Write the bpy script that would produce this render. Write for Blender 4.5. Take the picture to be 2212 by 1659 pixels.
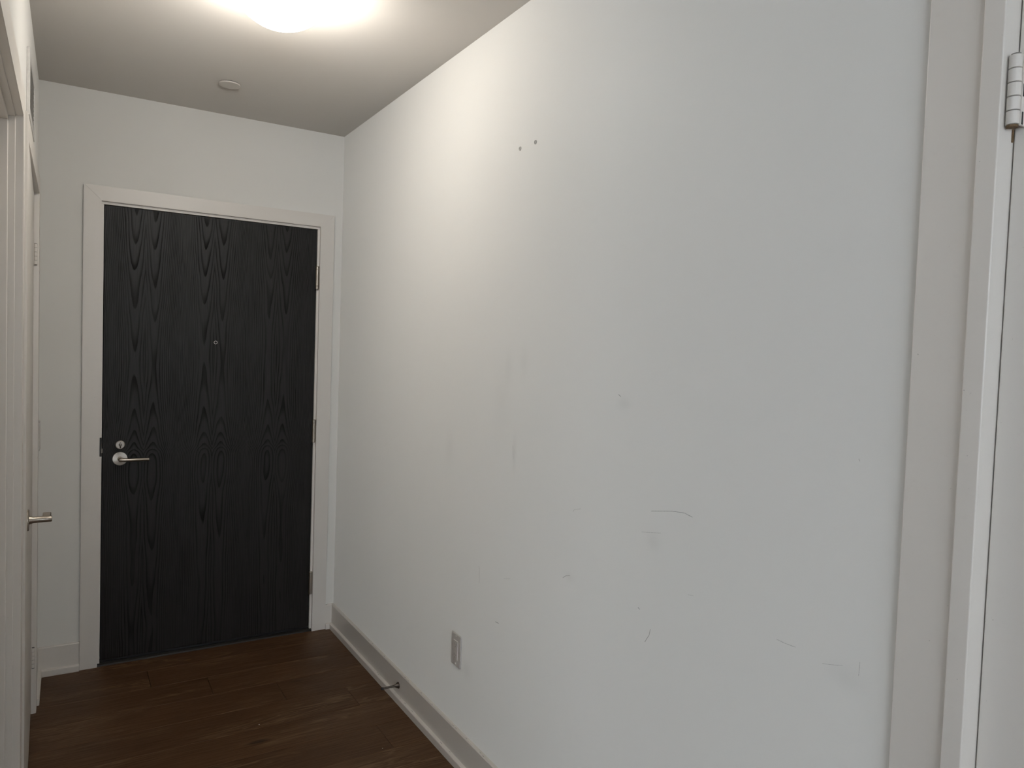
import bpy, bmesh, math, random
from mathutils import Matrix, Vector
random.seed(7)
for o in list(bpy.data.objects): bpy.data.objects.remove(o)
SC = bpy.context.scene
COL = SC.collection

# ------------------------------------------------------------------ camera
FPX, YAW, PIT, ROL = 1575.75, 0.5462, 0.0412, 0.0337
CAM = Vector((-0.1243, -3.5982, 1.4242))
fw = Vector((math.sin(YAW)*math.cos(PIT), math.cos(YAW)*math.cos(PIT), -math.sin(PIT)))
rt = Vector((math.cos(YAW), -math.sin(YAW), 0)); up = rt.cross(fw)
c_, s_ = math.cos(ROL), math.sin(ROL)
r2 = c_*rt + s_*up; u2 = -s_*rt + c_*up
cd = bpy.data.cameras.new('camera'); cam = bpy.data.objects.new('camera', cd); COL.objects.link(cam)
cd.sensor_width = 36; cd.lens = FPX/2212*36; cd.clip_start = 0.01; cd.clip_end = 60
m = Matrix.Identity(4)
for i in range(3):
    m[i][0] = r2[i]; m[i][1] = u2[i]; m[i][2] = -fw[i]; m[i][3] = CAM[i]
cam.matrix_world = m
SC.camera = cam

# ------------------------------------------------------------------ world, lights, exposure
XL, XR, H = -0.239, 1.039, 2.475
YR = -4.15                  # the hallway opens into the wider room here
YL = -2.42                  # the left wall ends here: the wider room opens to the left as well
LX0, LX1, LY = -4.2, 3.0, -6.6
WX0, WX1, WZ0, WZ1 = -2.4, 0.7, 0.9, 2.36      # window in the rear wall
VY0, VY1 = -6.3, -3.4                            # window in the west wall
w = bpy.data.worlds.new('world'); SC.world = w; w.use_nodes = True
w.node_tree.nodes['Background'].inputs[0].default_value = (0.62, 0.74, 0.9, 1)
w.node_tree.nodes['Background'].inputs[1].default_value = 1.0
WIN_REAR, WIN_WEST = 74, 32
LAMP = 33.0
DAY = (0.86, 0.93, 1.0)
for nm, sx_, loc_, rz_, en_ in (('window_daylight', WX1-WX0-0.1, ((WX0+WX1)/2, LY-0.16, (WZ0+WZ1)/2), 0, WIN_REAR),
                                ('window_daylight_west', VY1-VY0-0.1, (LX0-0.16, (VY0+VY1)/2, (WZ0+WZ1)/2), -90, WIN_WEST)):
    ld = bpy.data.lights.new(nm, 'AREA'); ld.shape = 'RECTANGLE'
    ld.size = sx_; ld.size_y = WZ1-WZ0-0.1; ld.energy = en_; ld.color = DAY
    lo = bpy.data.objects.new(nm, ld); COL.objects.link(lo)
    lo.location = loc_; lo.rotation_euler = (math.radians(90), 0, math.radians(rz_))
SC.view_settings.view_transform = 'Standard'; SC.view_settings.look = 'None'
SC.view_settings.exposure = 0.0; SC.view_settings.gamma = 1.0; SC.view_settings.use_curve_mapping = False

# ------------------------------------------------------------------ helpers
def tag(o, label=None, cat=None, group=None, kind=None):
    if label: o['label'] = label
    if cat: o['category'] = cat
    if group: o['group'] = group
    if kind: o['kind'] = kind
    return o
def empty(name, loc=(0, 0, 0), parent=None):
    o = bpy.data.objects.new(name, None); COL.objects.link(o); o.location = loc
    o.empty_display_size = 0.05
    if parent: attach(o, parent)
    return o
def attach(o, parent):
    bpy.context.view_layer.update()
    o.parent = parent
    o.matrix_parent_inverse = parent.matrix_world.inverted()
def obj(name, bm, mat, parent=None, smooth=False):
    me = bpy.data.meshes.new(name)
    bmesh.ops.recalc_face_normals(bm, faces=bm.faces)
    bm.to_mesh(me); bm.free()
    if smooth:
        me.polygons.foreach_set('use_smooth', [True]*len(me.polygons))
        try: me.set_sharp_from_angle(angle=math.radians(35))
        except Exception: pass
    me.materials.append(mat)
    o = bpy.data.objects.new(name, me); COL.objects.link(o)
    if parent: attach(o, parent)
    return o
def box(bm, x0, x1, y0, y1, z0, z1, bev=0.0, seg=1):
    t = bmesh.new()
    bmesh.ops.create_cube(t, size=1)
    for v in t.verts:
        v.co = Vector((x0 if v.co.x < 0 else x1, y0 if v.co.y < 0 else y1, z0 if v.co.z < 0 else z1))
    if bev: bmesh.ops.bevel(t, geom=t.edges[:], offset=bev, segments=seg, affect='EDGES', profile=0.5)
    me = bpy.data.meshes.new('tmp'); t.to_mesh(me); t.free(); bm.from_mesh(me); bpy.data.meshes.remove(me)
    return bm
def bx(*a, **k): return box(bmesh.new(), *a, **k)
def lathe(bm, prof, origin, axis='z', n=48, sy=1.0):
    """prof: list of (r, h). closed at ends where r==0."""
    O = Vector(origin)
    def P(r, h, a):
        c, s = math.cos(a)*r, math.sin(a)*r*sy
        if axis == 'z': return O+Vector((c, s, h))
        if axis == 'y': return O+Vector((c, h, s))
        return O+Vector((h, c, s))
    rings = []
    for r, h in prof:
        if r < 1e-7: rings.append([bm.verts.new(P(0, h, 0))])
        else: rings.append([bm.verts.new(P(r, h, 2*math.pi*k/n)) for k in range(n)])
    for A, B in zip(rings, rings[1:]):
        for k in range(n):
            a, b = A[k % len(A)], A[(k+1) % len(A)]
            c, d = B[(k+1) % len(B)], B[k % len(B)]
            vs = []
            for v in (a, b, c, d):
                if v not in vs: vs.append(v)
            if len(vs) > 2:
                try: bm.faces.new(vs)
                except ValueError: pass
    for R_ in (rings[0], rings[-1]):
        if len(R_) > 1:
            try: bm.faces.new(R_)
            except ValueError: pass
    return bm
def prism(bm, pts, axis, a0, a1):
    """extrude a 2-D polygon: axis 'y' -> pts are (x,z); axis 'x' -> pts are (y,z)."""
    def P(p, a): return Vector((p[0], a, p[1])) if axis == 'y' else Vector((a, p[0], p[1]))
    A = [bm.verts.new(P(p, a0)) for p in pts]; B = [bm.verts.new(P(p, a1)) for p in pts]
    bm.faces.new(A); bm.faces.new(B[::-1])
    n = len(pts)
    for i in range(n): bm.faces.new((A[i], A[(i+1) % n], B[(i+1) % n], B[i]))
    return bm

# ------------------------------------------------------------------ node materials
class NT:
    def __init__(s, name):
        s.mat = bpy.data.materials.new(name); s.mat.use_nodes = True
        s.t = s.mat.node_tree; s.b = s.t.nodes['Principled BSDF']
    def n(s, typ, **k):
        nd = s.t.nodes.new(typ)
        for a, v in k.items(): setattr(nd, a, v)
        return nd
    def link(s, a, b): s.t.links.new(a, b)
    def setin(s, sock, v):
        if hasattr(v, 'is_linked') or isinstance(v, bpy.types.NodeSocket): s.link(v, sock)
        else: sock.default_value = v
    def math(s, op, a, b=None, c=None, clamp=False):
        nd = s.n('ShaderNodeMath', operation=op, use_clamp=clamp)
        s.setin(nd.inputs[0], a)
        if b is not None: s.setin(nd.inputs[1], b)
        if c is not None: s.setin(nd.inputs[2], c)
        return nd.outputs[0]
    def coord(s): return s.n('ShaderNodeTexCoord').outputs['Object']
    def mapped(s, vec, scale=(1, 1, 1), loc=(0, 0, 0)):
        nd = s.n('ShaderNodeMapping'); s.link(vec, nd.inputs[0])
        nd.inputs['Scale'].default_value = scale
        if isinstance(loc, tuple): nd.inputs['Location'].default_value = loc
        else: s.link(loc, nd.inputs['Location'])
        return nd.outputs[0]
    def noise(s, vec, scale, detail=3, rough=0.55, dist=0.0):
        nd = s.n('ShaderNodeTexNoise'); s.link(vec, nd.inputs['Vector'])
        nd.inputs['Scale'].default_value = scale; nd.inputs['Detail'].default_value = detail
        nd.inputs['Roughness'].default_value = rough; nd.inputs['Distortion'].default_value = dist
        return nd.outputs['Fac']
    def maprange(s, v, a, b, c, d, smooth=False):
        nd = s.n('ShaderNodeMapRange'); nd.clamp = True
        if smooth: nd.interpolation_type = 'SMOOTHSTEP'
        s.link(v, nd.inputs[0])
        for i, x in enumerate((a, b, c, d)): nd.inputs[i+1].default_value = x
        return nd.outputs[0]
    def mix(s, f, a, b):
        nd = s.n('ShaderNodeMix', data_type='RGBA')
        s.setin(nd.inputs[0], f); s.setin(nd.inputs[6], a); s.setin(nd.inputs[7], b)
        return nd.outputs[2]
    def bump(s, h, strength, dist):
        nd = s.n('ShaderNodeBump'); s.link(h, nd.inputs['Height'])
        nd.inputs['Strength'].default_value = strength; nd.inputs['Distance'].default_value = dist
        s.link(nd.outputs[0], s.b.inputs['Normal'])
    def par(s, **k):
        for a, v in k.items():
            a = a.replace('_', ' ')
            if a in s.b.inputs: s.setin(s.b.inputs[a], v)
def rgb(*c): return (c[0], c[1], c[2], 1)

def wall_paint(name, base, marks=(), rough=0.6, spec=0.3):
    t = NT(name); co = t.coord()
    big = t.noise(co, 1.6, 2); fine = t.noise(co, 420, 2)
    f = t.maprange(big, 0.3, 0.7, 0.0, 0.05)
    col = t.mix(f, rgb(*base), rgb(*[x*0.75 for x in base]))
    sep = t.n('ShaderNodeSeparateXYZ'); t.link(co, sep.inputs[0])
    for (y, z, ry, rz, k) in marks:       # soft hand-height smudges that belong to the paint
        a = t.math('MULTIPLY', t.math('SUBTRACT', sep.outputs[1], y), 1/ry)
        b = t.math('MULTIPLY', t.math('SUBTRACT', sep.outputs[2], z), 1/rz)
        d = t.math('ADD', t.math('MULTIPLY', a, a), t.math('MULTIPLY', b, b))
        g = t.math('MULTIPLY', t.math('EXPONENT', t.math('MULTIPLY', d, -1.0)), k)
        col = t.mix(g, col, rgb(0.25, 0.235, 0.21))
    t.link(col, t.b.inputs['Base Color'])
    t.par(Roughness=rough, Specular_IOR_Level=spec, Diffuse_Roughness=1.0)
    t.bump(fine, 0.12, 0.0006)
    return t.mat
WALL = (0.80, 0.785, 0.75)
M_wall = wall_paint('wall_paint', WALL)
M_wallR = wall_paint('wall_paint_scuffed', WALL, marks=[
    (-2.215, 1.312, .022, .014, .09), (-1.712, 1.12, .010, .045, .11), (-2.02, .825, .022, .012, .07),
    (-1.45, .345, .03, .03, .10), (-1.27, 1.08, .03, .06, .06), (-1.66, 1.38, .02, .05, .06), (-1.75, 1.40, .02, .04, .06),
    (-2.34, 1.0, .02, .02, .08), (-1.62, 1.27, .05, .10, .05), (-2.84, .88, .03, .02, .08)])
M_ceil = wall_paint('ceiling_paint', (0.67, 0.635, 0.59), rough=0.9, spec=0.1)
def trim_paint(name, base, rough=0.38, spec=0.5):
    t = NT(name); co = t.coord()
    n = t.noise(co, 60, 3); f = t.maprange(n, 0.62, 0.75, 0.0, 0.10)
    sp = t.noise(co, 210, 1); f2 = t.maprange(sp, 0.80, 0.84, 0.0, 0.5)
    col = t.mix(f2, t.mix(f, rgb(*base), rgb(*[x*0.8 for x in base])), rgb(0.2, 0.18, 0.15))
    t.link(col, t.b.inputs['Base Color']); t.par(Roughness=rough, Specular_IOR_Level=spec)
    t.bump(t.noise(t.mapped(co, (1, 1, .15)), 160, 2), 0.10, 0.0005)
    return t.mat
M_trim = trim_paint('trim_paint', (0.73, 0.69, 0.64), 0.38, 0.5)
M_door = trim_paint('white_door_paint', (0.73, 0.69, 0.64), 0.42)
def plain(name, base, rough=0.5, metal=0.0, spec=0.5, noise_amt=0.06, scale=80, aniso=0.0):
    t = NT(name); co = t.coord(); n = t.noise(co, scale, 2)
    f = t.maprange(n, 0.3, 0.7, 0, 1)
    t.link(t.mix(f, rgb(*[x*(1-noise_amt) for x in base]), rgb(*[min(1, x*(1+noise_amt)) for x in base])), t.b.inputs['Base Color'])
    t.par(Roughness=rough, Metallic=metal, Specular_IOR_Level=spec, Anisotropic=aniso)
    return t.mat
M_plastic = plain('white_plastic', (0.66, 0.63, 0.60), 0.3)
M_nickel = plain('satin_nickel', (0.55, 0.50, 0.44), 0.32, 1.0, aniso=0.5, scale=300)
M_polished = plain('polished_nickel', (0.30, 0.27, 0.24), 0.18, 1.0, scale=300)
M_gunmetal = plain('dark_nickel', (0.16, 0.14, 0.12), 0.30, 1.0, scale=300)
M_steel = plain('brushed_steel', (0.45, 0.40, 0.34), 0.36, 1.0, scale=300)
def rose_metal(name, axis):
    t = NT(name); tg = t.n('ShaderNodeTangent', direction_type='RADIAL', axis=axis)
    t.link(tg.outputs[0], t.b.inputs['Tangent'])
    t.par(Base_Color=rgb(0.50, 0.455, 0.40), Metallic=1.0, Roughness=0.38, Anisotropic=0.75)
    return t.mat
M_rose = rose_metal('turned_nickel', 'Y')
M_dark = plain('dark_metal', (0.030, 0.028, 0.026), 0.45, 0.6)
M_rubber = plain('black_rubber', (0.012, 0.013, 0.015), 0.5)
M_black = plain('black_gap', (0.008, 0.008, 0.008), 0.8)
M_pin = plain('shaded_pin', (0.22, 0.21, 0.19), 0.6)
M_brown = plain('brown_mottled', (0.16, 0.10, 0.05), 0.8, noise_amt=0.3, scale=400)
M_scuff_shadow = plain('scuff', (0.36, 0.35, 0.33), 0.8, noise_amt=0.3, scale=300)  # grey of scuffs, chips and slots, also of the anchors' painted shadow ring
M_crumb = plain('white_crumb', (0.8, 0.78, 0.74), 0.7)
M_grille = plain('grille_paint', (0.68, 0.66, 0.63), 0.4)
M_recess_shade = plain('recess_shade', (0.05, 0.05, 0.05), 0.8)  # near black that paints shade into gaps, holes and the duct
M_pan = plain('light_pan', (0.85, 0.85, 0.84), 0.4)

# lamp glass: frosted bowl that gives off the light
t = NT('lit_frosted_glass'); co = t.coord()
t.par(Base_Color=rgb(0.9, 0.9, 0.88), Roughness=0.25, Emission_Strength=LAMP)
t.par(Emission_Color=rgb(1.0, 0.955, 0.885))
M_glass = t.mat

# stained black veneer with book-matched cathedral grain
t = NT('black_stained_veneer'); co = t.coord()
sep = t.n('ShaderNodeSeparateXYZ'); t.link(co, sep.inputs[0])
wv = t.mapped(co, (4, 1, 0.9)); warp = t.noise(wv, 2.2, 2)
warp2 = t.noise(t.mapped(co, (60, 1, 7)), 1.0, 2)
x = t.math('ADD', sep.outputs[0], t.math('MULTIPLY', t.math('SUBTRACT', warp2, 0.5), 0.006))
pp = t.math('PINGPONG', t.math('ADD', x, 0.570-0.445+0.570), 0.1425)
dt = t.math('ABSOLUTE', t.math('SUBTRACT', pp, 0.038))
side = t.math('DIVIDE', t.math('MULTIPLY', dt, dt), t.math('ADD', dt, 0.099))
fc = t.n('ShaderNodeFloatCurve'); zz = t.math('DIVIDE', sep.outputs[2], 2.01); t.link(zz, fc.inputs['Value'])
cv = fc.mapping.curves[0]
pts = [(0, .30), (.2, .22), (.36, .10), (.435, 0), (.475, .30), (.52, .52), (.60, .68), (.70, .72), (.80, .60), (.90, .38), (1.0, .18)]
cv.points[0].location = pts[0]; cv.points[1].location = pts[-1]
for p_ in pts[1:-1]: cv.points.new(*p_)
fc.mapping.update()
f = t.math('ADD', t.math('MULTIPLY', fc.outputs[0], 7.0), t.math('MULTIPLY', side, 219.0))
f = t.math('ADD', f, t.math('MULTIPLY', warp, 3.0))
fr = t.math('FRACT', f)
line = t.math('MULTIPLY', t.maprange(fr, 0.45, 0.93, 0, 1, True), t.maprange(fr, 0.95, 1.0, 1, 0))
line = t.math('MULTIPLY', line, t.maprange(t.noise(t.mapped(co, (20, 1, 3)), 1.0, 2), 0.3, 0.7, 0.20, 0.85))
fib = t.noise(t.mapped(co, (520, 1, 9)), 1.0, 3)
fibm = t.maprange(fib, 0.35, 0.7, 0, 1)
col = t.mix(fibm, rgb(0.011, 0.010, 0.0095), rgb(0.022, 0.0205, 0.019))
col = t.mix(line, col, rgb(0.006, 0.006, 0.006))
t.link(col, t.b.inputs['Base Color'])
t.par(Roughness=t.maprange(line, 0, 1, 0.46, 0.8), Specular_IOR_Level=t.maprange(line, 0, 1, 0.30, 0.08))
t.bump(t.math('ADD', t.math('MULTIPLY', line, -1.0), t.math('MULTIPLY', fib, 0.3)), 0.25, 0.0008)
M_veneer = t.mat

# dark brown wood-look planks, grain along x, each plank offset by its own random number
t = NT('dark_plank'); co = t.coord()
oi = t.n('ShaderNodeObjectInfo'); rnd = oi.outputs['Random']
cx = t.n('ShaderNodeCombineXYZ'); t.link(t.math('MULTIPLY', rnd, 37.0), cx.inputs[0]); t.link(t.math('MULTIPLY', rnd, 91.0), cx.inputs[1])
va = t.n('ShaderNodeVectorMath', operation='ADD'); t.link(co, va.inputs[0]); t.link(cx.outputs[0], va.inputs[1])
v = va.outputs[0]
g1 = t.noise(t.mapped(v, (1.3, 14, 1)), 1.0, 4, 0.6, 0.6)
rings = t.math('FRACT', t.math('MULTIPLY', g1, 11.0))
ln = t.math('MULTIPLY', t.maprange(rings, 0.4, 0.85, 0, 1, True), t.maprange(rings, 0.88, 1.0, 1, 0))
g2 = t.noise(t.mapped(v, (6, 160, 1)), 1.0, 3)
g3 = t.noise(t.mapped(v, (2.2, 3.5, 1)), 1.0, 2)
g4 = t.noise(t.mapped(v, (22, 480, 1)), 1.0, 2)
c1 = t.mix(t.maprange(g3, 0.3, 0.7, 0, 1), rgb(0.075, 0.034, 0.0125), rgb(0.125, 0.062, 0.027))
c1 = t.mix(t.math('MULTIPLY', t.maprange(g2, 0.40, 0.65, 0, 1), 0.60), c1, rgb(0.044, 0.019, 0.0062))
msk = t.maprange(t.noise(t.mapped(v, (1.6, 9, 1), (3.3, 8.1, 0)), 1.0, 2), 0.50, 0.62, 0, 1)
c1 = t.mix(t.math('MULTIPLY', t.math('MULTIPLY', ln, msk), 0.75), c1, rgb(0.20, 0.12, 0.062))
c1 = t.mix(t.math('MULTIPLY', t.maprange(g4, 0.5, 0.75, 0, 1), 0.22), c1, rgb(0.16, 0.095, 0.052))
vo = t.n('ShaderNodeTexVoronoi'); t.link(t.mapped(v, (2.2, 7, 1)), vo.inputs['Vector']); vo.inputs['Scale'].default_value = 1.0
kn = t.maprange(vo.outputs['Distance'], 0.03, 0.12, 1, 0, True)
c1 = t.mix(t.math('MULTIPLY', kn, 0.75), c1, rgb(0.010, 0.0045, 0.002))
t.link(c1, t.b.inputs['Base Color'])
t.par(Roughness=t.maprange(g2, 0.3, 0.7, 0.42, 0.58), Specular_IOR_Level=0.35)
t.bump(t.math('ADD', t.math('MULTIPLY', g2, 0.6), t.math('MULTIPLY', g4, 0.4)), 0.25, 0.0006)
M_plank = t.mat
M_sub = plain('dark_subfloor', (0.012, 0.008, 0.005), 0.8)
M_room = wall_paint('living_room_paint', (0.60, 0.60, 0.58))
M_glasspane = NT('window_glass'); M_glasspane.par(Base_Color=rgb(1, 1, 1), Roughness=0.0, Transmission_Weight=1.0, IOR=1.0, Specular_IOR_Level=0.1)
M_glasspane = M_glasspane.mat

# ------------------------------------------------------------------ setting: shell
T = 0.12
D2F, D2N = -0.360, -1.185      # closet door opening (far, near)
D3F, D3N = -1.452, -2.26       # side room doorway
D4F, D4N = -3.045, -3.86       # door on the right
DZ = 1.957
# back wall with the entrance opening
OX0, OX1, OZ = -0.034, 0.948, 2.035
bm = bmesh.new()
box(bm, LX0, OX0, 0, T, 0, H); box(bm, OX1, LX1, 0, T, 0, H); box(bm, OX0, OX1, 0, T, OZ, H)
tag(obj('wall_back', bm, M_wall), 'white painted end wall around the black entrance door', kind='structure')
bm = bmesh.new()
ya = 0
for f_, n_, in ((D2F, D2N), (D3F, D3N)):
    box(bm, XL-T, XL, f_+0.03, ya, 0, H); box(bm, XL-T, XL, n_-0.03, f_+0.03, DZ+0.045, H); ya = n_-0.03
box(bm, XL-T, XL, YL, ya, 0, H)
tag(obj('wall_left', bm, M_wall), 'white painted left wall with two white doors', kind='structure')
bm = bmesh.new()
box(bm, XR, XR+T, D4F+0.03, 0, 0, H); box(bm, XR, XR+T, D4N-0.03, D4F+0.03, 2.055, H); box(bm, XR, XR+T, YR, D4N-0.03, 0, H)
wr = tag(obj('wall_right', bm, M_wallR), 'long white painted right wall with faint scuffs', kind='structure')
# living room behind the camera
bm = bmesh.new()
box(bm, LX0, XL-T, YL, YL+T, 0, H); box(bm, XR+T, LX1, YR, YR+T, 0, H)
tag(obj('wall_front', bm, M_room), kind='structure')
bm = bmesh.new()
box(bm, LX0-T, LX0, LY, VY0, 0, H); box(bm, LX0-T, LX0, VY1, YL+T, 0, H)
box(bm, LX0-T, LX0, VY0, VY1, 0, WZ0); box(bm, LX0-T, LX0, VY0, VY1, WZ1, H)
tag(obj('wall_west', bm, M_room), kind='structure')
wn = empty('window_2', (LX0-0.06, (VY0+VY1)/2, WZ0)); tag(wn, kind='structure')
bm = bmesh.new(); dw = (VY1-VY0)/3
for i in range(4):
    yy = VY0+i*dw; box(bm, LX0-0.09, LX0-0.03, max(VY0, yy-0.03), min(VY1, yy+0.03), WZ0, WZ1)
for zc in (WZ0+0.02, WZ1-0.02): box(bm, LX0-0.088, LX0-0.032, VY0, VY1, zc-0.02, zc+0.02)
obj('window_frame', bm, M_trim, wn)
for i in range(3): obj('window_pane', bx(LX0-0.062, LX0-0.058, VY0+i*dw+0.03, VY0+(i+1)*dw-0.03, WZ0+0.04, WZ1-0.04), M_glasspane, wn)
tag(obj('wall_east', bx(LX1, LX1+T, LY, YR+T, 0, H), M_room), kind='structure')
bm = bmesh.new()
box(bm, LX0-T, WX0, LY-T, LY, 0, H); box(bm, WX1, LX1+T, LY-T, LY, 0, H)
box(bm, WX0, WX1, LY-T, LY, 0, WZ0); box(bm, WX0, WX1, LY-T, LY, WZ1, H)
tag(obj('wall_rear', bm, M_room), kind='structure')
wn = empty('window_1', ((WX0+WX1)/2, LY-0.06, WZ0)); tag(wn, kind='structure')
bm = bmesh.new()
nw = 3; dw = (WX1-WX0)/nw
for i in range(nw+1):
    xx = WX0+i*dw; box(bm, max(WX0, xx-0.03), min(WX1, xx+0.03), LY-0.09, LY-0.03, WZ0, WZ1)
for zc in (WZ0+0.02, WZ1-0.02): box(bm, WX0, WX1, LY-0.088, LY-0.032, zc-0.02, zc+0.02)
obj('window_frame', bm, M_trim, wn)
for i in range(nw): obj('window_pane', bx(WX0+i*dw+0.03, WX0+(i+1)*dw-0.03, LY-0.062, LY-0.058, WZ0+0.04, WZ1-0.04), M_glasspane, wn)
tag(obj('ceiling', bx(LX0-T, LX1+T, LY-T, T, H, H+0.1), M_ceil), 'plain white painted ceiling around the lit lamp', kind='structure')
fl = tag(obj('floor', bx(LX0-T, LX1+T, LY-T, T+0.05, -0.1, -0.006), M_sub), 'dark brown wood plank floor', kind='structure')
# planks: rows run along x
RW, GAP = 0.178, 0.0009
joints = {-1.215: [0.881], -1.037: [], -0.859: [0.880], -0.681: [0.636], -0.503: [0.389], -0.325: [0.174], -0.147: []}
rows = []
y0 = -0.147
while y0 > YR-0.2: rows.append(round(y0, 3)); y0 -= RW
for r, y0 in enumerate(rows):
    y1 = min(y0+RW, 0.0)
    js = joints.get(y0)
    if js is None: js = [random.uniform(-0.1, 0.95)]
    xs = [XL-0.10]+js+[XR+0.10]
    for a, b in zip(xs, xs[1:]):
        cxx, cyy = (a+b)/2, (y0+y1)/2
        dz = random.uniform(-0.0003, 0)
        p_ = obj('plank', box(bmesh.new(), a+GAP-cxx, b-GAP-cxx, y0+GAP/2-cyy, y1-GAP/2-cyy, -0.006, dz, bev=0.0006), M_plank)
        p_.location = (cxx, cyy, 0); attach(p_, fl)
# the living room's own planks, seen by nobody, as one slab in the same finish
tag(obj('floor_living', bx(LX0, LX1, LY, rows[-1]-0.001, -0.006, 0), M_plank), kind='structure')

obj('floor_side', bx(LX0, XL-0.101, rows[-1]-0.001, YL+0.1, -0.006, 0), M_plank)['kind'] = 'structure'
# ------------------------------------------------------------------ baseboards with shoe moulding
BT, BH, ST, SH = 0.012, 0.122, 0.013, 0.028
def base_prof(sgn, x0):   # profile against a wall plane at x0, thickness grows along sgn
    return [(x0, 0), (x0+sgn*BT, 0), (x0+sgn*BT, BH-0.004), (x0+sgn*(BT-0.003), BH), (x0, BH)]
def shoe_prof(sgn, x0):
    a = x0+sgn*BT
    return [(a, 0), (a+sgn*ST, 0), (a+sgn*ST, SH-0.0035), (a+sgn*(ST-0.0015), SH-0.0015), (a, SH)]
b = tag(obj('baseboard_right', prism(bmesh.new(), base_prof(-1, XR), 'y', -2.924, 0), M_trim), kind='structure')
obj('shoe_moulding', prism(bmesh.new(), shoe_prof(-1, XR), 'y', -2.924, 0), M_trim, b)
b = tag(obj('baseboard_left', prism(bmesh.new(), base_prof(1, XL), 'y', -0.291, 0), M_trim), kind='structure')
obj('shoe_moulding', prism(bmesh.new(), shoe_prof(1, XL), 'y', -0.297, 0), M_trim, b)
for x0, x1 in ((XL+BT, -0.0785), (0.9945, XR-BT)):
    b = tag(obj('baseboard_back', prism(bmesh.new(), base_prof(-1, 0), 'x', x0, x1), M_trim), kind='structure')
    obj('shoe_moulding', prism(bmesh.new(), shoe_prof(-1, 0), 'x', x0+(ST if x0 < 0 else 0), x1-(ST if x0 > 0 else 0)), M_trim, b)
# plank colour chips on the shoe and baseboard edges: tiny scuffs
# ------------------------------------------------------------------ door_1: entrance
CT = 0.018
d1 = tag(empty('door_1', (0.457, 0, 0)), 'black stained wood entrance door in a wide white casing', 'door', kind='structure')
def casing_x(x0, x1, z0, z1, pts):   # flat board on the back wall, polygon pts in (x,z)
    return prism2(pts, -CT, 0)
def prism2(pts, ya, yb, bev=0.0015):
    bm = bmesh.new()
    A = [bm.verts.new((p[0], ya, p[1])) for p in pts]; B = [bm.verts.new((p[0], yb, p[1])) for p in pts]
    fa = bm.faces.new(A); bm.faces.new(B[::-1])
    n = len(pts)
    for i in range(n): bm.faces.new((A[i], A[(i+1) % n], B[(i+1) % n], B[i]))
    if bev: bmesh.ops.bevel(bm, geom=[e for e in fa.edges], offset=bev, segments=2, affect='EDGES')
    return bm
CI0, CI1, CIZ = -0.0118, 0.9262, 2.0150
CO0, CO1, COZ = -0.078, 0.994, 2.077
g = 0.0004
obj('casing', prism2([(CO0, 0), (CI0, 0), (CI0, CIZ+g), (CO0, COZ-g)], -CT, 0), M_trim, d1)
obj('casing', prism2([(CI1, 0), (CO1, 0), (CO1, COZ-g), (CI1, CIZ+g)], -CT, 0), M_trim, d1)
obj('casing', prism2([(CO0, COZ), (CI0, CIZ), (CI1, CIZ), (CO1, COZ)][::-1], -CT, 0), M_trim, d1)
# jamb: legs and head, front edge flush with the wall, with rebate stop behind the slab
bm = bmesh.new()
box(bm, OX0+.002, -0.0020, -0.001, T, 0, 2.0032, bev=.001); obj('jamb', bm, M_trim, d1)
bm = bmesh.new()
box(bm, 0.9160, OX1-.002, -0.001, T, 0, 2.0032, bev=.001); obj('jamb', bm, M_trim, d1)
obj('jamb_head', bx(OX0+.002, OX1-.002, -0.001, T, 2.0035, OZ-.002, bev=.001), M_trim, d1)
bm = bmesh.new()
box(bm, -0.0020, 0.010, 0.052, 0.09, 0, 2.004); box(bm, 0.904, 0.9160, 0.052, 0.09, 0, 2.006); box(bm, 0.01, 0.904, 0.052, 0.09, 1.992, 2.0035)
obj('door_stop_strip', bm, M_trim, d1)
slab = obj('door_slab', bx(0.0, 0.914, 0.003, 0.048, 0.022, 2.001, bev=0.0015), M_veneer, d1)
tag(slab, 'black stained veneer slab with book-matched cathedral grain')
obj('sweep', bx(0.002, 0.912, 0.006, 0.045, 0.012, 0.022), M_rubber, d1)
th = bmesh.new(); prism(th, [(-0.012, 0), (-0.009, 0.006), (0.0, 0.011), (0.10, 0.011), (0.118, 0.0), ], 'x', CI0+.001, CI1-.001)
tag(obj('threshold', th, M_dark, d1), 'black metal threshold strip')
# hinges
for zc in (1.766, 1.008, 0.245):
    bm = bmesh.new(); hx = 0.9165
    lathe(bm, [(0, -.057), (.0075, -.057), (.009, -.055), (.009, -.0405), (.008, -.040)], (hx, -.006, zc), n=20)
    lathe(bm, [(.008, -.0395), (.009, -.039), (.009, .039), (.008, .0395)], (hx, -.006, zc), n=20)
    lathe(bm, [(.008, .040), (.009, .0405), (.009, .055), (.0075, .057), (0, .057)], (hx, -.006, zc), n=20)
    lathe(bm, [(0, -.05), (.0065, -.05), (.0065, .05), (0, .05)], (hx, -.006, zc), n=12)
    box(bm, hx-.0015, hx+.0015, -0.004, 0.03, zc-.056, zc+.056)
    tag(obj('hinge', bm, M_steel, d1, True), 'satin nickel barrel hinge')
# strike plate on the left jamb and latch edge
bm = bmesh.new(); box(bm, -0.0095, -0.0022, -0.0035, 0.02, 0.921, 1.003, bev=.0008); obj('strike_plate', bm, M_dark, d1)
obj('latch_bolt', bx(-0.004, 0.0015, 0.0005, 0.014, 0.935, 0.955, bev=.001), M_steel, d1)
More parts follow.
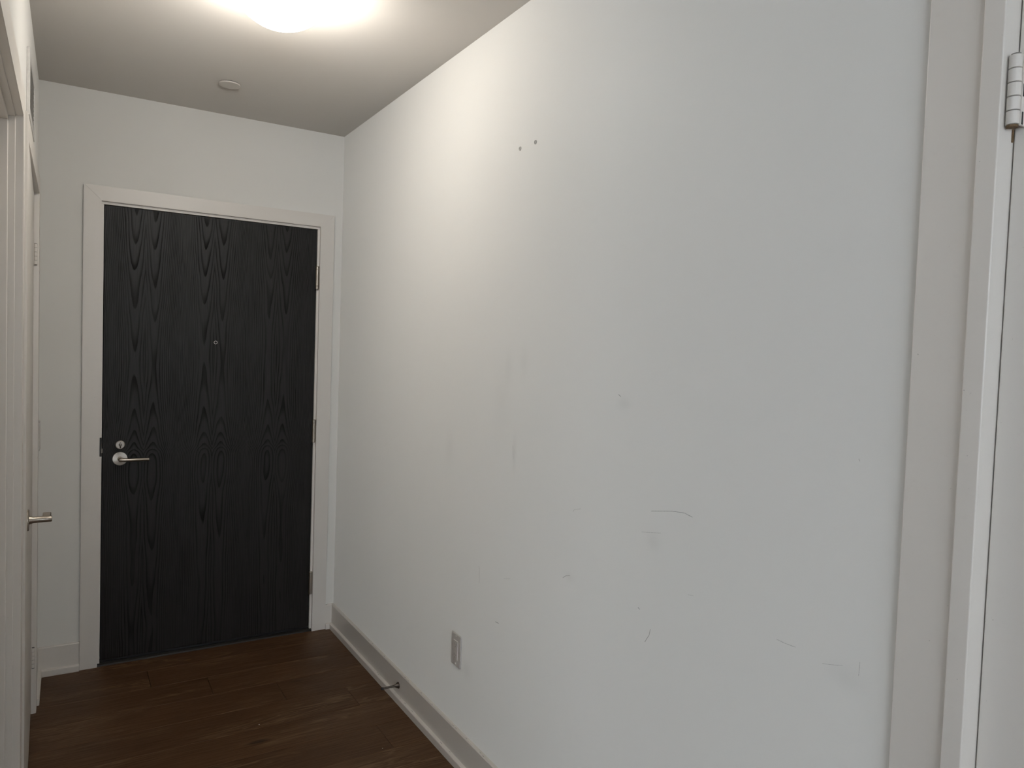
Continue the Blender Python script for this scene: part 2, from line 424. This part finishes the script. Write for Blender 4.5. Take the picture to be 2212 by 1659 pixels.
# peephole
bm = bmesh.new(); lathe(bm, [(0, -.0002), (.0058, -.0002), (.0062, -.0020), (.0074, -.0020), (.0078, 0), (.0082, .004), (0, .004)], (0.454, 0.003, 1.431), 'y', 32)
ph = tag(obj('peephole', bm, M_nickel, d1, True), 'small metal ringed peephole')
obj('lens', lathe(bmesh.new(), [(0, -.0012), (.004, -.0010), (.0060, -.0004), (.0060, .001), (0, .001)], (0.454, 0.003, 1.431), 'y', 24), M_black, ph, True)
# deadbolt
HX, HZ = 0.0685, 0.909
bm = bmesh.new(); lathe(bm, [(0, -.006), (.016, -.006), (.0185, -.004), (.0190, 0), (0, 0)], (HX+.0005, 0.003, 0.9695), 'y', 40)
db = tag(obj('deadbolt', bm, M_nickel, d1, True), 'satin nickel deadbolt rose')
bm = bmesh.new(); lathe(bm, [(0, -.009), (.0062, -.009), (.0068, -.006), (0, -.006)], (HX+.0005, 0.003, 0.9695), 'y', 24)
box(bm, HX-.0022, HX+.0032, -0.020, -0.005, 0.9565, 0.9815, bev=.0022, seg=3)
obj('thumbturn', bm, M_polished, db, True)
# lever handle
bm = bmesh.new(); lathe(bm, [(0, -.0072), (.012, -.0072), (.0285, -.0066), (.0298, -.005), (.0300, 0), (0, 0)], (HX, 0.003, HZ), 'y', 56)
for v_ in bm.verts: v_.co -= Vector((HX, 0, HZ))
lv = tag(obj('lever_handle', bm, M_rose, d1, True), 'satin nickel lever handle on a round rose')
lv.matrix_world = Matrix.Translation((HX, 0, HZ)); bpy.context.view_layer.update()
def lever(name, pts, radii, parent, mat, n=20, flat=1.0):
    """a swept round bar through pts with mitred joints"""
    bm = bmesh.new(); rings = []
    P = [Vector(p) for p in pts]
    for i, p in enumerate(P):
        d = ((P[i]-P[i-1]).normalized() if i else Vector((0, 0, 0)))+((P[i+1]-P[i]).normalized() if i < len(P)-1 else Vector((0, 0, 0)))
        d.normalize(); u = Vector((0, 0, 1)); s = d.cross(u).normalized(); u = s.cross(d)
        rings.append([bm.verts.new(p+s*math.cos(a)*radii[i]+u*math.sin(a)*radii[i]*flat) for a in [2*math.pi*k/n for k in range(n)]])
    for A, B in zip(rings, rings[1:]):
        for k in range(n): bm.faces.new((A[k], A[(k+1) % n], B[(k+1) % n], B[k]))
    bm.faces.new(rings[0]); bm.faces.new(rings[-1][::-1])
    return obj(name, bm, mat, parent, True)
lever('lever', [(HX, 0, HZ), (HX, -.030, HZ), (HX, -.040, HZ), (HX+.0025, -.0475, HZ), (HX+.010, -.050, HZ), (HX+.022, -.050, HZ-.001), (HX+.1095, -.048, HZ-.001), (HX+.111, -.048, HZ-.001)],
      [.0098, .0095, .0095, .0095, .0085, .0074, .0072, .0062], lv, M_nickel)

# ------------------------------------------------------------------ side doors
def side_casing(name_parent, sgn, xw, yf, yn, z, width, legs=('far', 'near'), z0=0.0, mat=M_trim, back=0.0):
    """flat casing boards on the wall plane x=xw, standing proud towards sgn"""
    def board(poly):
        bm = bmesh.new()
        xa, xb = xw, xw+sgn*0.0165
        A = [bm.verts.new((xb, p[0], p[1])) for p in poly]; B = [bm.verts.new((xa, p[0], p[1])) for p in poly]
        fa = bm.faces.new(A); bm.faces.new(B[::-1]); n = len(poly)
        for i in range(n): bm.faces.new((A[i], A[(i+1) % n], B[(i+1) % n], B[i]))
        bmesh.ops.recalc_face_normals(bm, faces=bm.faces)
        bmesh.ops.bevel(bm, geom=[e for e in fa.edges], offset=0.0012, segments=2, affect='EDGES')
        return obj('casing', bm, mat, name_parent)
    if 'far' in legs: board([(yf, z0), (yf+width, z0), (yf+width, z+width-g), (yf, z+g)])
    if 'near' in legs: board([(yn, z0), (yn-width, z0), (yn-width, z+width-g), (yn, z+g)])
    board([(yf+width, z+width), (yf, z), (yn, z), (yn-width, z+width)])
def small_hinge(parent, cx, cy, zc, hh, r, mat, leaf_dx, leaf_dy, notch_shade, n5=5):
    """five-knuckle butt hinge; notch = (x0, x1, y0, y1) of the shade-dark boxes set beside every other knuckle"""
    bm = bmesh.new(); seg = 2*hh/n5
    for i in range(n5):
        a = -hh+i*seg+.0005; b_ = -hh+(i+1)*seg-.0005
        lathe(bm, [(r*.80, a), (r, a+.0005), (r, b_-.0005), (r*.80, b_)], (cx, cy, zc), n=20)
    for (x0, x1, y0, y1) in (leaf_dx, leaf_dy): box(bm, x0, x1, y0, y1, zc-hh, zc+hh)
    h = tag(obj('hinge', bm, mat, parent, True), 'white painted butt hinge')
    obj('hinge_pin', lathe(bmesh.new(), [(0, -hh-.002), (r*.75, -hh-.002), (r*.75, hh+.0015), (0, hh+.0015)], (cx, cy, zc), n=14), M_pin, h, True)
    for i in (0, 2, 4):
        x0, x1, y0, y1 = notch_shade
        obj('notch_shade', bx(x0, x1, y0, y1, zc-hh+i*seg+.001, zc-hh+(i+1)*seg-.001), M_recess_shade, h)  # dark boxes drawn as the shaded cut-outs of the leaf
    return h
# door_2: closet door, standing slightly ajar, hinged on the far side
d2 = tag(empty('door_2', (XL, (D2F+D2N)/2, 0)), 'white flush side door with steel lever, next to the black entrance door', 'door', kind='structure')
side_casing(d2, 1, XL, D2F, D2N, DZ, 0.066)
obj('jamb', bx(XL-T, XL+.0005, D2F, D2F+.028, 0, DZ+.004, bev=.001), M_trim, d2)
obj('jamb', bx(XL-T, XL+.0005, D2N-.028, D2N, 0, DZ+.004, bev=.001), M_trim, d2)
obj('jamb_head', bx(XL-T, XL+.0005, D2N-.028, D2F+.028, DZ+.005, DZ+.043, bev=.001), M_trim, d2)
AJ = 0.0205
bm = bx(-0.036, 0.0, D2N+0.006-D2F, -0.006, 0.010, DZ-0.006, bev=.0015)
bmesh.ops.rotate(bm, verts=bm.verts, cent=(0, 0, 0), matrix=Matrix.Rotation(AJ, 3, 'Z'))
for v_ in bm.verts: v_.co += Vector((XL-0.0005, D2F, 0))
s2 = obj('door_slab', bm, M_door, d2)
def face2(y): return XL-0.0005+math.tan(AJ)*(D2F-y)
for zc in (1.733, 0.217):
    small_hinge(d2, XL+0.0062, D2F-.0030, zc, 0.0385, 0.0056, M_door, (XL-.001, XL+.0012, D2F-.022, D2F-.003), (XL+.001, XL+.012, D2F-.0014, D2F+.0004), (XL-.0002, XL+.0010, D2F-.0030, D2F-.0012))
hy = -1.10; hx2 = face2(hy); hz2 = 0.898
bm = bmesh.new(); lathe(bm, [(0, 0), (.031, 0), (.031, .003), (.029, .0045), (0, .0045)], (hx2, hy, hz2), 'x', 40)
lv2 = tag(obj('lever_handle', bm, M_steel, d2, True), 'brushed steel lever on a round rose')
bm = bmesh.new(); lathe(bm, [(0, .004), (.0125, .004), (.0115, .009), (.0095, .014), (.0088, .045), (.0088, .058), (.0075, .0605), (0, .0605)], (hx2, hy, hz2), 'x', 28)
obj('neck', bm, M_steel, lv2, True)
bm = bmesh.new(); box(bm, hx2+.036, hx2+.0575, hy+.002, hy+.060, hz2-.0075, hz2+.0085, bev=.003, seg=3)
obj('lever', bm, M_steel, lv2, True)
# door_3: doorway nearer the camera on the left, its slab set back in the frame
d3 = tag(empty('door_3', (XL, (D3F+D3N)/2, 0)), 'white door frame at the left edge of the picture, nearest on that wall', 'door', kind='structure')
side_casing(d3, 1, XL, D3F, D3N, DZ, 0.072)
for (ya, yb) in ((D3F-.004, D3F+.028), (D3N-.028, D3N+.004)):
    obj('jamb', bx(XL-T, XL+.0003, min(ya, yb), max(ya, yb), 0, DZ-.004, bev=.0012), M_trim, d3)
obj('jamb_head', bx(XL-T, XL+.0003, D3N-.028, D3F+.028, DZ-.004, DZ+.043, bev=.0012), M_trim, d3)
bm = bmesh.new()
box(bm, XL-0.075, XL-0.014, D3F-.016, D3F-.004, 0, DZ-.016, bev=.0012)
box(bm, XL-0.075, XL-0.014, D3N+.004, D3N+.016, 0, DZ-.016, bev=.0012)
box(bm, XL-0.075, XL-0.014, D3N+.004, D3F-.004, DZ-.016, DZ-.004, bev=.0012)
obj('door_stop_strip', bm, M_trim, d3)
obj('door_slab', bx(XL-T+.004, XL-.0765, D3N+.007, D3F-.007, .008, DZ-.007, bev=.001), M_door, d3)
# door_4: door on the right, in the foreground
d4 = tag(empty('door_4', (XR, (D4F+D4N)/2, 0)), 'white flush door with a white hinge at the right edge of the picture', 'door', kind='structure')
def board4(ya, yb, za, zb, xf, xw=XR):
    return bx(xf, xw, min(ya, yb), max(ya, yb), za, zb, bev=.0018, seg=2)
Z4 = 2.030
obj('casing', board4(-2.928, -3.0125, 0, Z4+.085, XR-.009), M_trim, d4)
obj('casing', board4(D4N-.034, D4N-.116, 0, Z4+.085, XR-.009), M_trim, d4)
obj('casing', board4(-3.0125, D4N-.034, Z4+.030, Z4+.085, XR-.009), M_trim, d4)
obj('jamb', bx(XR-.0165, XR+T, -3.0425, -3.0125, 0, Z4, bev=.0020, seg=3), M_trim, d4)
obj('jamb', bx(XR-.0165, XR+T, D4N-.032, D4N, 0, Z4, bev=.0020, seg=3), M_trim, d4)
obj('jamb_head', bx(XR-.0165, XR+T, D4N-.032, -3.0125, Z4+.0005, Z4+.0295, bev=.0015), M_trim, d4)
obj('door_slab', bx(XR+.0250, XR+.0600, D4N+.003, -3.0442, .010, Z4-.004, bev=.0018, seg=2), M_door, d4)
HX4, HY4 = XR+.0005, -3.0520
h4 = small_hinge(d4, HX4, HY4, 1.829, 0.050, 0.0086, M_door, (HX4+.006, XR+.0252, -3.0600, -3.0572), (XR+.002, XR+.0252, -3.0445, -3.0423),
                 (HX4+.0084, HX4+.0118, -3.0606, -3.0596))
obj('brown_run', bx(XR+.0205, XR+.0232, -3.0449, -3.0424, 1.760, 1.7795, bev=.0004), M_brown, h4)  # mottled brown strip below the hinge
obj('brown_run', lathe(bmesh.new(), [(0, -.0535), (.0072, -.0535), (.0078, -.0518), (.0078, -.0505)], (HX4, HY4, 1.829), n=16), M_brown, h4, True)

# ------------------------------------------------------------------ ceiling lamp
LC = (0.379, -1.445, 0)
cl = tag(empty('ceiling_light', (LC[0], LC[1], H)), 'lit round flush ceiling lamp with a white frosted glass bowl', 'ceiling lamp')
obj('mounting_pan', lathe(bmesh.new(), [(0, H), (.105, H), (.105, H-.020), (.098, H-.024), (0, H-.024)], (LC[0], LC[1], 0), n=64), M_pan, cl, True)
zr = 2.395; rb = .1255; dd = .069; Rr = (rb*rb+dd*dd)/(2*dd)
prof = [(.100, H-.022), (.116, H-.034), (.1245, H-.052), (.128, zr+.006), (.1282, zr), (.1262, zr-.003)]
phm = math.asin(rb/Rr)
for k in range(13):
    ph_ = phm*(1-k/12)
    prof.append((Rr*math.sin(ph_) if k < 12 else 0, zr-.003-dd+Rr*(1-math.cos(ph_))))
obj('glass_bowl', lathe(bmesh.new(), prof, (LC[0], LC[1], 0), n=72), M_glass, cl, True)

# ------------------------------------------------------------------ small fittings
cp = tag(empty('ceiling_cover_plate', (.420, -.434, H)), 'small round white cover plate on the ceiling near the end wall', 'cover plate')
obj('gap_shade', lathe(bmesh.new(), [(0, H), (.037, H), (.037, H-.0035), (0, H-.0035)], (.42, -.434, 0), n=40), M_recess_shade, cp, True)  # dark disc painted as the shaded gap under the ceiling
obj('disc', lathe(bmesh.new(), [(0, H-.0028), (.0400, H-.0028), (.041, H-.0034), (.041, H-.0078), (.0402, H-.0086), (0, H-.0086)], (.42, -.434, 0), n=56), M_trim, cp, True)

# duplex receptacle on the right wall
OY, OZc = -1.3765, 0.3885
po = tag(empty('power_outlet', (XR, OY, OZc)), 'white rectangular power outlet low on the right wall above the baseboard', 'power outlet')
pl = obj('wall_plate', bx(XR-.0058, XR, OY-.035, OY+.035, OZc-.0565, OZc+.0565, bev=.0026, seg=2), M_plastic, po)
obj('receptacle', bx(XR-.0078, XR-.005, OY-.0165, OY+.0165, OZc-.0335, OZc+.0335, bev=.0009, seg=2), M_plastic, po)
for dz in (-.0185, .0185):
    bm = bmesh.new()
    box(bm, XR-.0079, XR-.0070, OY+.0045, OY+.0065, OZc+dz-.001, OZc+dz+.007)
    box(bm, XR-.0079, XR-.0070, OY-.0065, OY-.0045, OZc+dz-.001, OZc+dz+.006)
    lathe(bm, [(0, XR-.0079), (.0024, XR-.0079), (.0024, XR-.0070), (0, XR-.0070)], (0, OY, OZc+dz-.0065), 'x', 12)
    tag(obj('socket_slots', bm, M_scuff_shadow, po), 'dark slots of one socket')
for dz in (-.0483, .0483):
    obj('screw', lathe(bmesh.new(), [(0, XR-.0070), (.0028, XR-.0068), (.0033, XR-.0057), (0, XR-.0055)], (0, OY, OZc+dz), 'x', 16), M_crumb, po, True)

# slim control box seen edge-on on the left wall next to the corner
sw = tag(empty('wall_control', (XL, -.105, 1.03)), 'small white control box on the left wall beside the corner, seen edge-on', 'wall control')
obj('back_plate', bx(XL, XL+.0040, -.150, -.060, .968, 1.092, bev=.001, seg=2), M_plastic, sw)
obj('body', bx(XL+.0035, XL+.0160, -.146, -.064, .972, 1.088, bev=.0022, seg=2), M_plastic, sw)

# air grille high on the left wall above the closet door
GY0, GY1, GZ0, GZ1 = -0.955, -0.60, 2.088, 2.287
gr = tag(empty('air_grille', (XL, (GY0+GY1)/2, GZ0)), 'white slatted air grille high on the left wall', 'air grille')
bm = bmesh.new(); fw_ = .028; gx = XL+.0085
box(bm, XL, gx, GY0, GY0+fw_, GZ0, GZ1, bev=.001); box(bm, XL, gx, GY1-fw_, GY1, GZ0, GZ1, bev=.001)
box(bm, XL, gx-.0002, GY0+fw_-.001, GY1-fw_+.001, GZ0, GZ0+fw_, bev=.001); box(bm, XL, gx-.0002, GY0+fw_-.001, GY1-fw_+.001, GZ1-fw_, GZ1, bev=.001)
obj('grille_frame', bm, M_grille, gr)
obj('backing', bx(XL, XL+.0006, GY0+.02, GY1-.02, GZ0+.02, GZ1-.02), M_recess_shade, gr)  # dark sheet painted as the unlit duct behind the slats
ns = 10
for i in range(ns):
    z_ = GZ0+fw_+(i+.5)*(GZ1-GZ0-2*fw_)/ns
    bm = bx(XL+.0006, gx-.0010, GY0+fw_-.002, GY1-fw_+.002, z_-.0006, z_+.0006)
    obj('slat', bm, M_grille, gr)

# door stop screwed to the right baseboard
sy, sz, sx = -0.897, 0.0665, XR-BT
dsx = tag(empty('door_stop', (sx, sy, sz)), 'short metal door stop sticking out of the right baseboard', 'door stop')
obj('flange', lathe(bmesh.new(), [(0, 0), (.0135, 0), (.0135, -.0015), (.0115, -.004), (.0075, -.011), (.0055, -.016), (0, -.016)], (sx, sy, sz), 'x', 28), M_gunmetal, dsx, True)
obj('rod', lathe(bmesh.new(), [(0, -.012), (.0050, -.014), (.0046, -.024), (.0043, -.066), (.0038, -.067), (0, -.067)], (sx, sy, sz), 'x', 20), M_gunmetal, dsx, True)
obj('tip', lathe(bmesh.new(), [(0, -.065), (.0050, -.065), (.0053, -.067), (.0053, -.072), (.0045, -.0735), (0, -.0735)], (sx, sy, sz), 'x', 20), M_rubber, dsx, True)

# two wall anchors left in the right wall
for (y_, z_, lb) in ((-1.687, 2.046, 'small wall anchor high on the right wall, the left and lower one in the picture'),
                     (-1.772, 2.046, 'small wall anchor high on the right wall, the right and higher one in the picture')):
    a = tag(empty('wall_anchor', (XR, y_, z_)), lb, 'wall anchor', 'wall anchors left in the right wall')
    obj('shadow_ring', lathe(bmesh.new(), [(.0040, 0), (.0060, 0), (.0058, -.0014), (.0050, -.0022), (.0040, -.0010)], (XR, y_, z_), 'x', 24), M_scuff_shadow, a, True)  # grey band coloured as the shadow around the anchor
    obj('shaded_hole', lathe(bmesh.new(), [(0, 0), (.0041, 0), (.0041, -.0004), (0, -.0004)], (XR, y_, z_), 'x', 16), M_recess_shade, a, True)  # dark disc painted as the shade inside the anchor

# scuffs and scratches on the right wall
M_faint = plain('faint_scuff', (0.56, 0.545, 0.52), 0.8, noise_amt=0.2, scale=300)
def scuff(pts, wd):
    bm = bmesh.new(); e = 0.00035
    for (a, b_) in zip(pts, pts[1:]):
        A = Vector((0, a[0], a[1])); B = Vector((0, b_[0], b_[1])); d = (B-A).normalized(); s = Vector((0, -d.z, d.y))*wd/2
        q = [A-s, B-s, B+s, A+s]
        F = [bm.verts.new(Vector((XR-e, v.y, v.z))) for v in q]; K = [bm.verts.new(Vector((XR+.0002, v.y, v.z))) for v in q]
        bm.faces.new(F); bm.faces.new(K[::-1])
        for i in range(4): bm.faces.new((F[i], F[(i+1) % 4], K[(i+1) % 4], K[i]))
    obj('scuff_mark', bm, M_faint if wd < .00095 or pts[0][0] < -2.6 else M_scuff_shadow, wr)
for pts_, wd in (([(-2.329, 1.069), (-2.394, 1.082), (-2.425, 1.0855), (-2.438, 1.086), (-2.46, 1.082)], .0010),
                 ([(-2.299, 1.013), (-2.33, 1.0185), (-2.363, 1.025)], .0009), ([(-2.194, 1.333), (-2.203, 1.328)], .0013),
                 ([(-2.024, 1.006), (-2.028, 1.011), (-2.034, 1.014), (-2.058, 1.02)], .0009), ([(-1.702, 1.145), (-1.705, 1.12), (-1.708, 1.103)], .0009),
                 ([(-1.988, .815), (-2.001, .824), (-2.02, .83)], .0010), ([(-1.632, .573), (-1.652, .574)], .0016),
                 ([(-2.343, .794), (-2.339, .778), (-2.326, .758)], .0011), ([(-2.842, 1.264), (-2.844, 1.26)], .0012),
                 ([(-1.511, .719), (-1.518, .713), (-1.518, .664)], .0008), ([(-2.693, .895), (-2.71, .894), (-2.735, .895)], .0010),
                 ([(-2.792, .886), (-2.812, .8915), (-2.832, .898)], .0008), ([(-2.864, .916), (-2.863, .892)], .0006),
                 ([(-1.674, .723), (-1.712, .734)], .0008), ([(-2.297, .831), (-2.304, .828)], .0012), ([(-2.457, .91), (-2.473, .913)], .0007)):
    scuff(pts_, wd)
# chips in the paint along the shoe and the top of the right baseboard
brd = bpy.data.objects['baseboard_right']
rc = random.Random(3)
for i in range(26):
    top = i % 2
    y_ = rc.uniform(-1.65, -0.5); L = rc.uniform(.003, .012)
    if top: x_, z_ = XR-BT+rc.uniform(.002, .006), BH+.0001
    else: x_, z_ = XR-BT-rc.uniform(.002, .006), SH+.0001
    obj('paint_chip', bx(x_-.0007, x_+.0007, y_-L/2, y_+L/2, z_-.0004, z_+.0002), M_scuff_shadow, brd)
# crumbs on the floor
for (x_, y_, r_, lb) in ((.496, -.833, .0021, 'tiny white crumb in the middle of the dark plank floor'),
                         (.843, -1.201, .0014, 'tiny white crumb on the floor near the right baseboard')):
    bm = bmesh.new(); bmesh.ops.create_icosphere(bm, subdivisions=2, radius=r_)
    for v_ in bm.verts: v_.co = v_.co*rc.uniform(.8, 1.15); v_.co.z = v_.co.z*.6+r_*.6
    o = obj('crumb', bm, M_crumb); o.location = (x_, y_, 0); tag(o, lb, 'crumb', 'white crumbs on the floor')
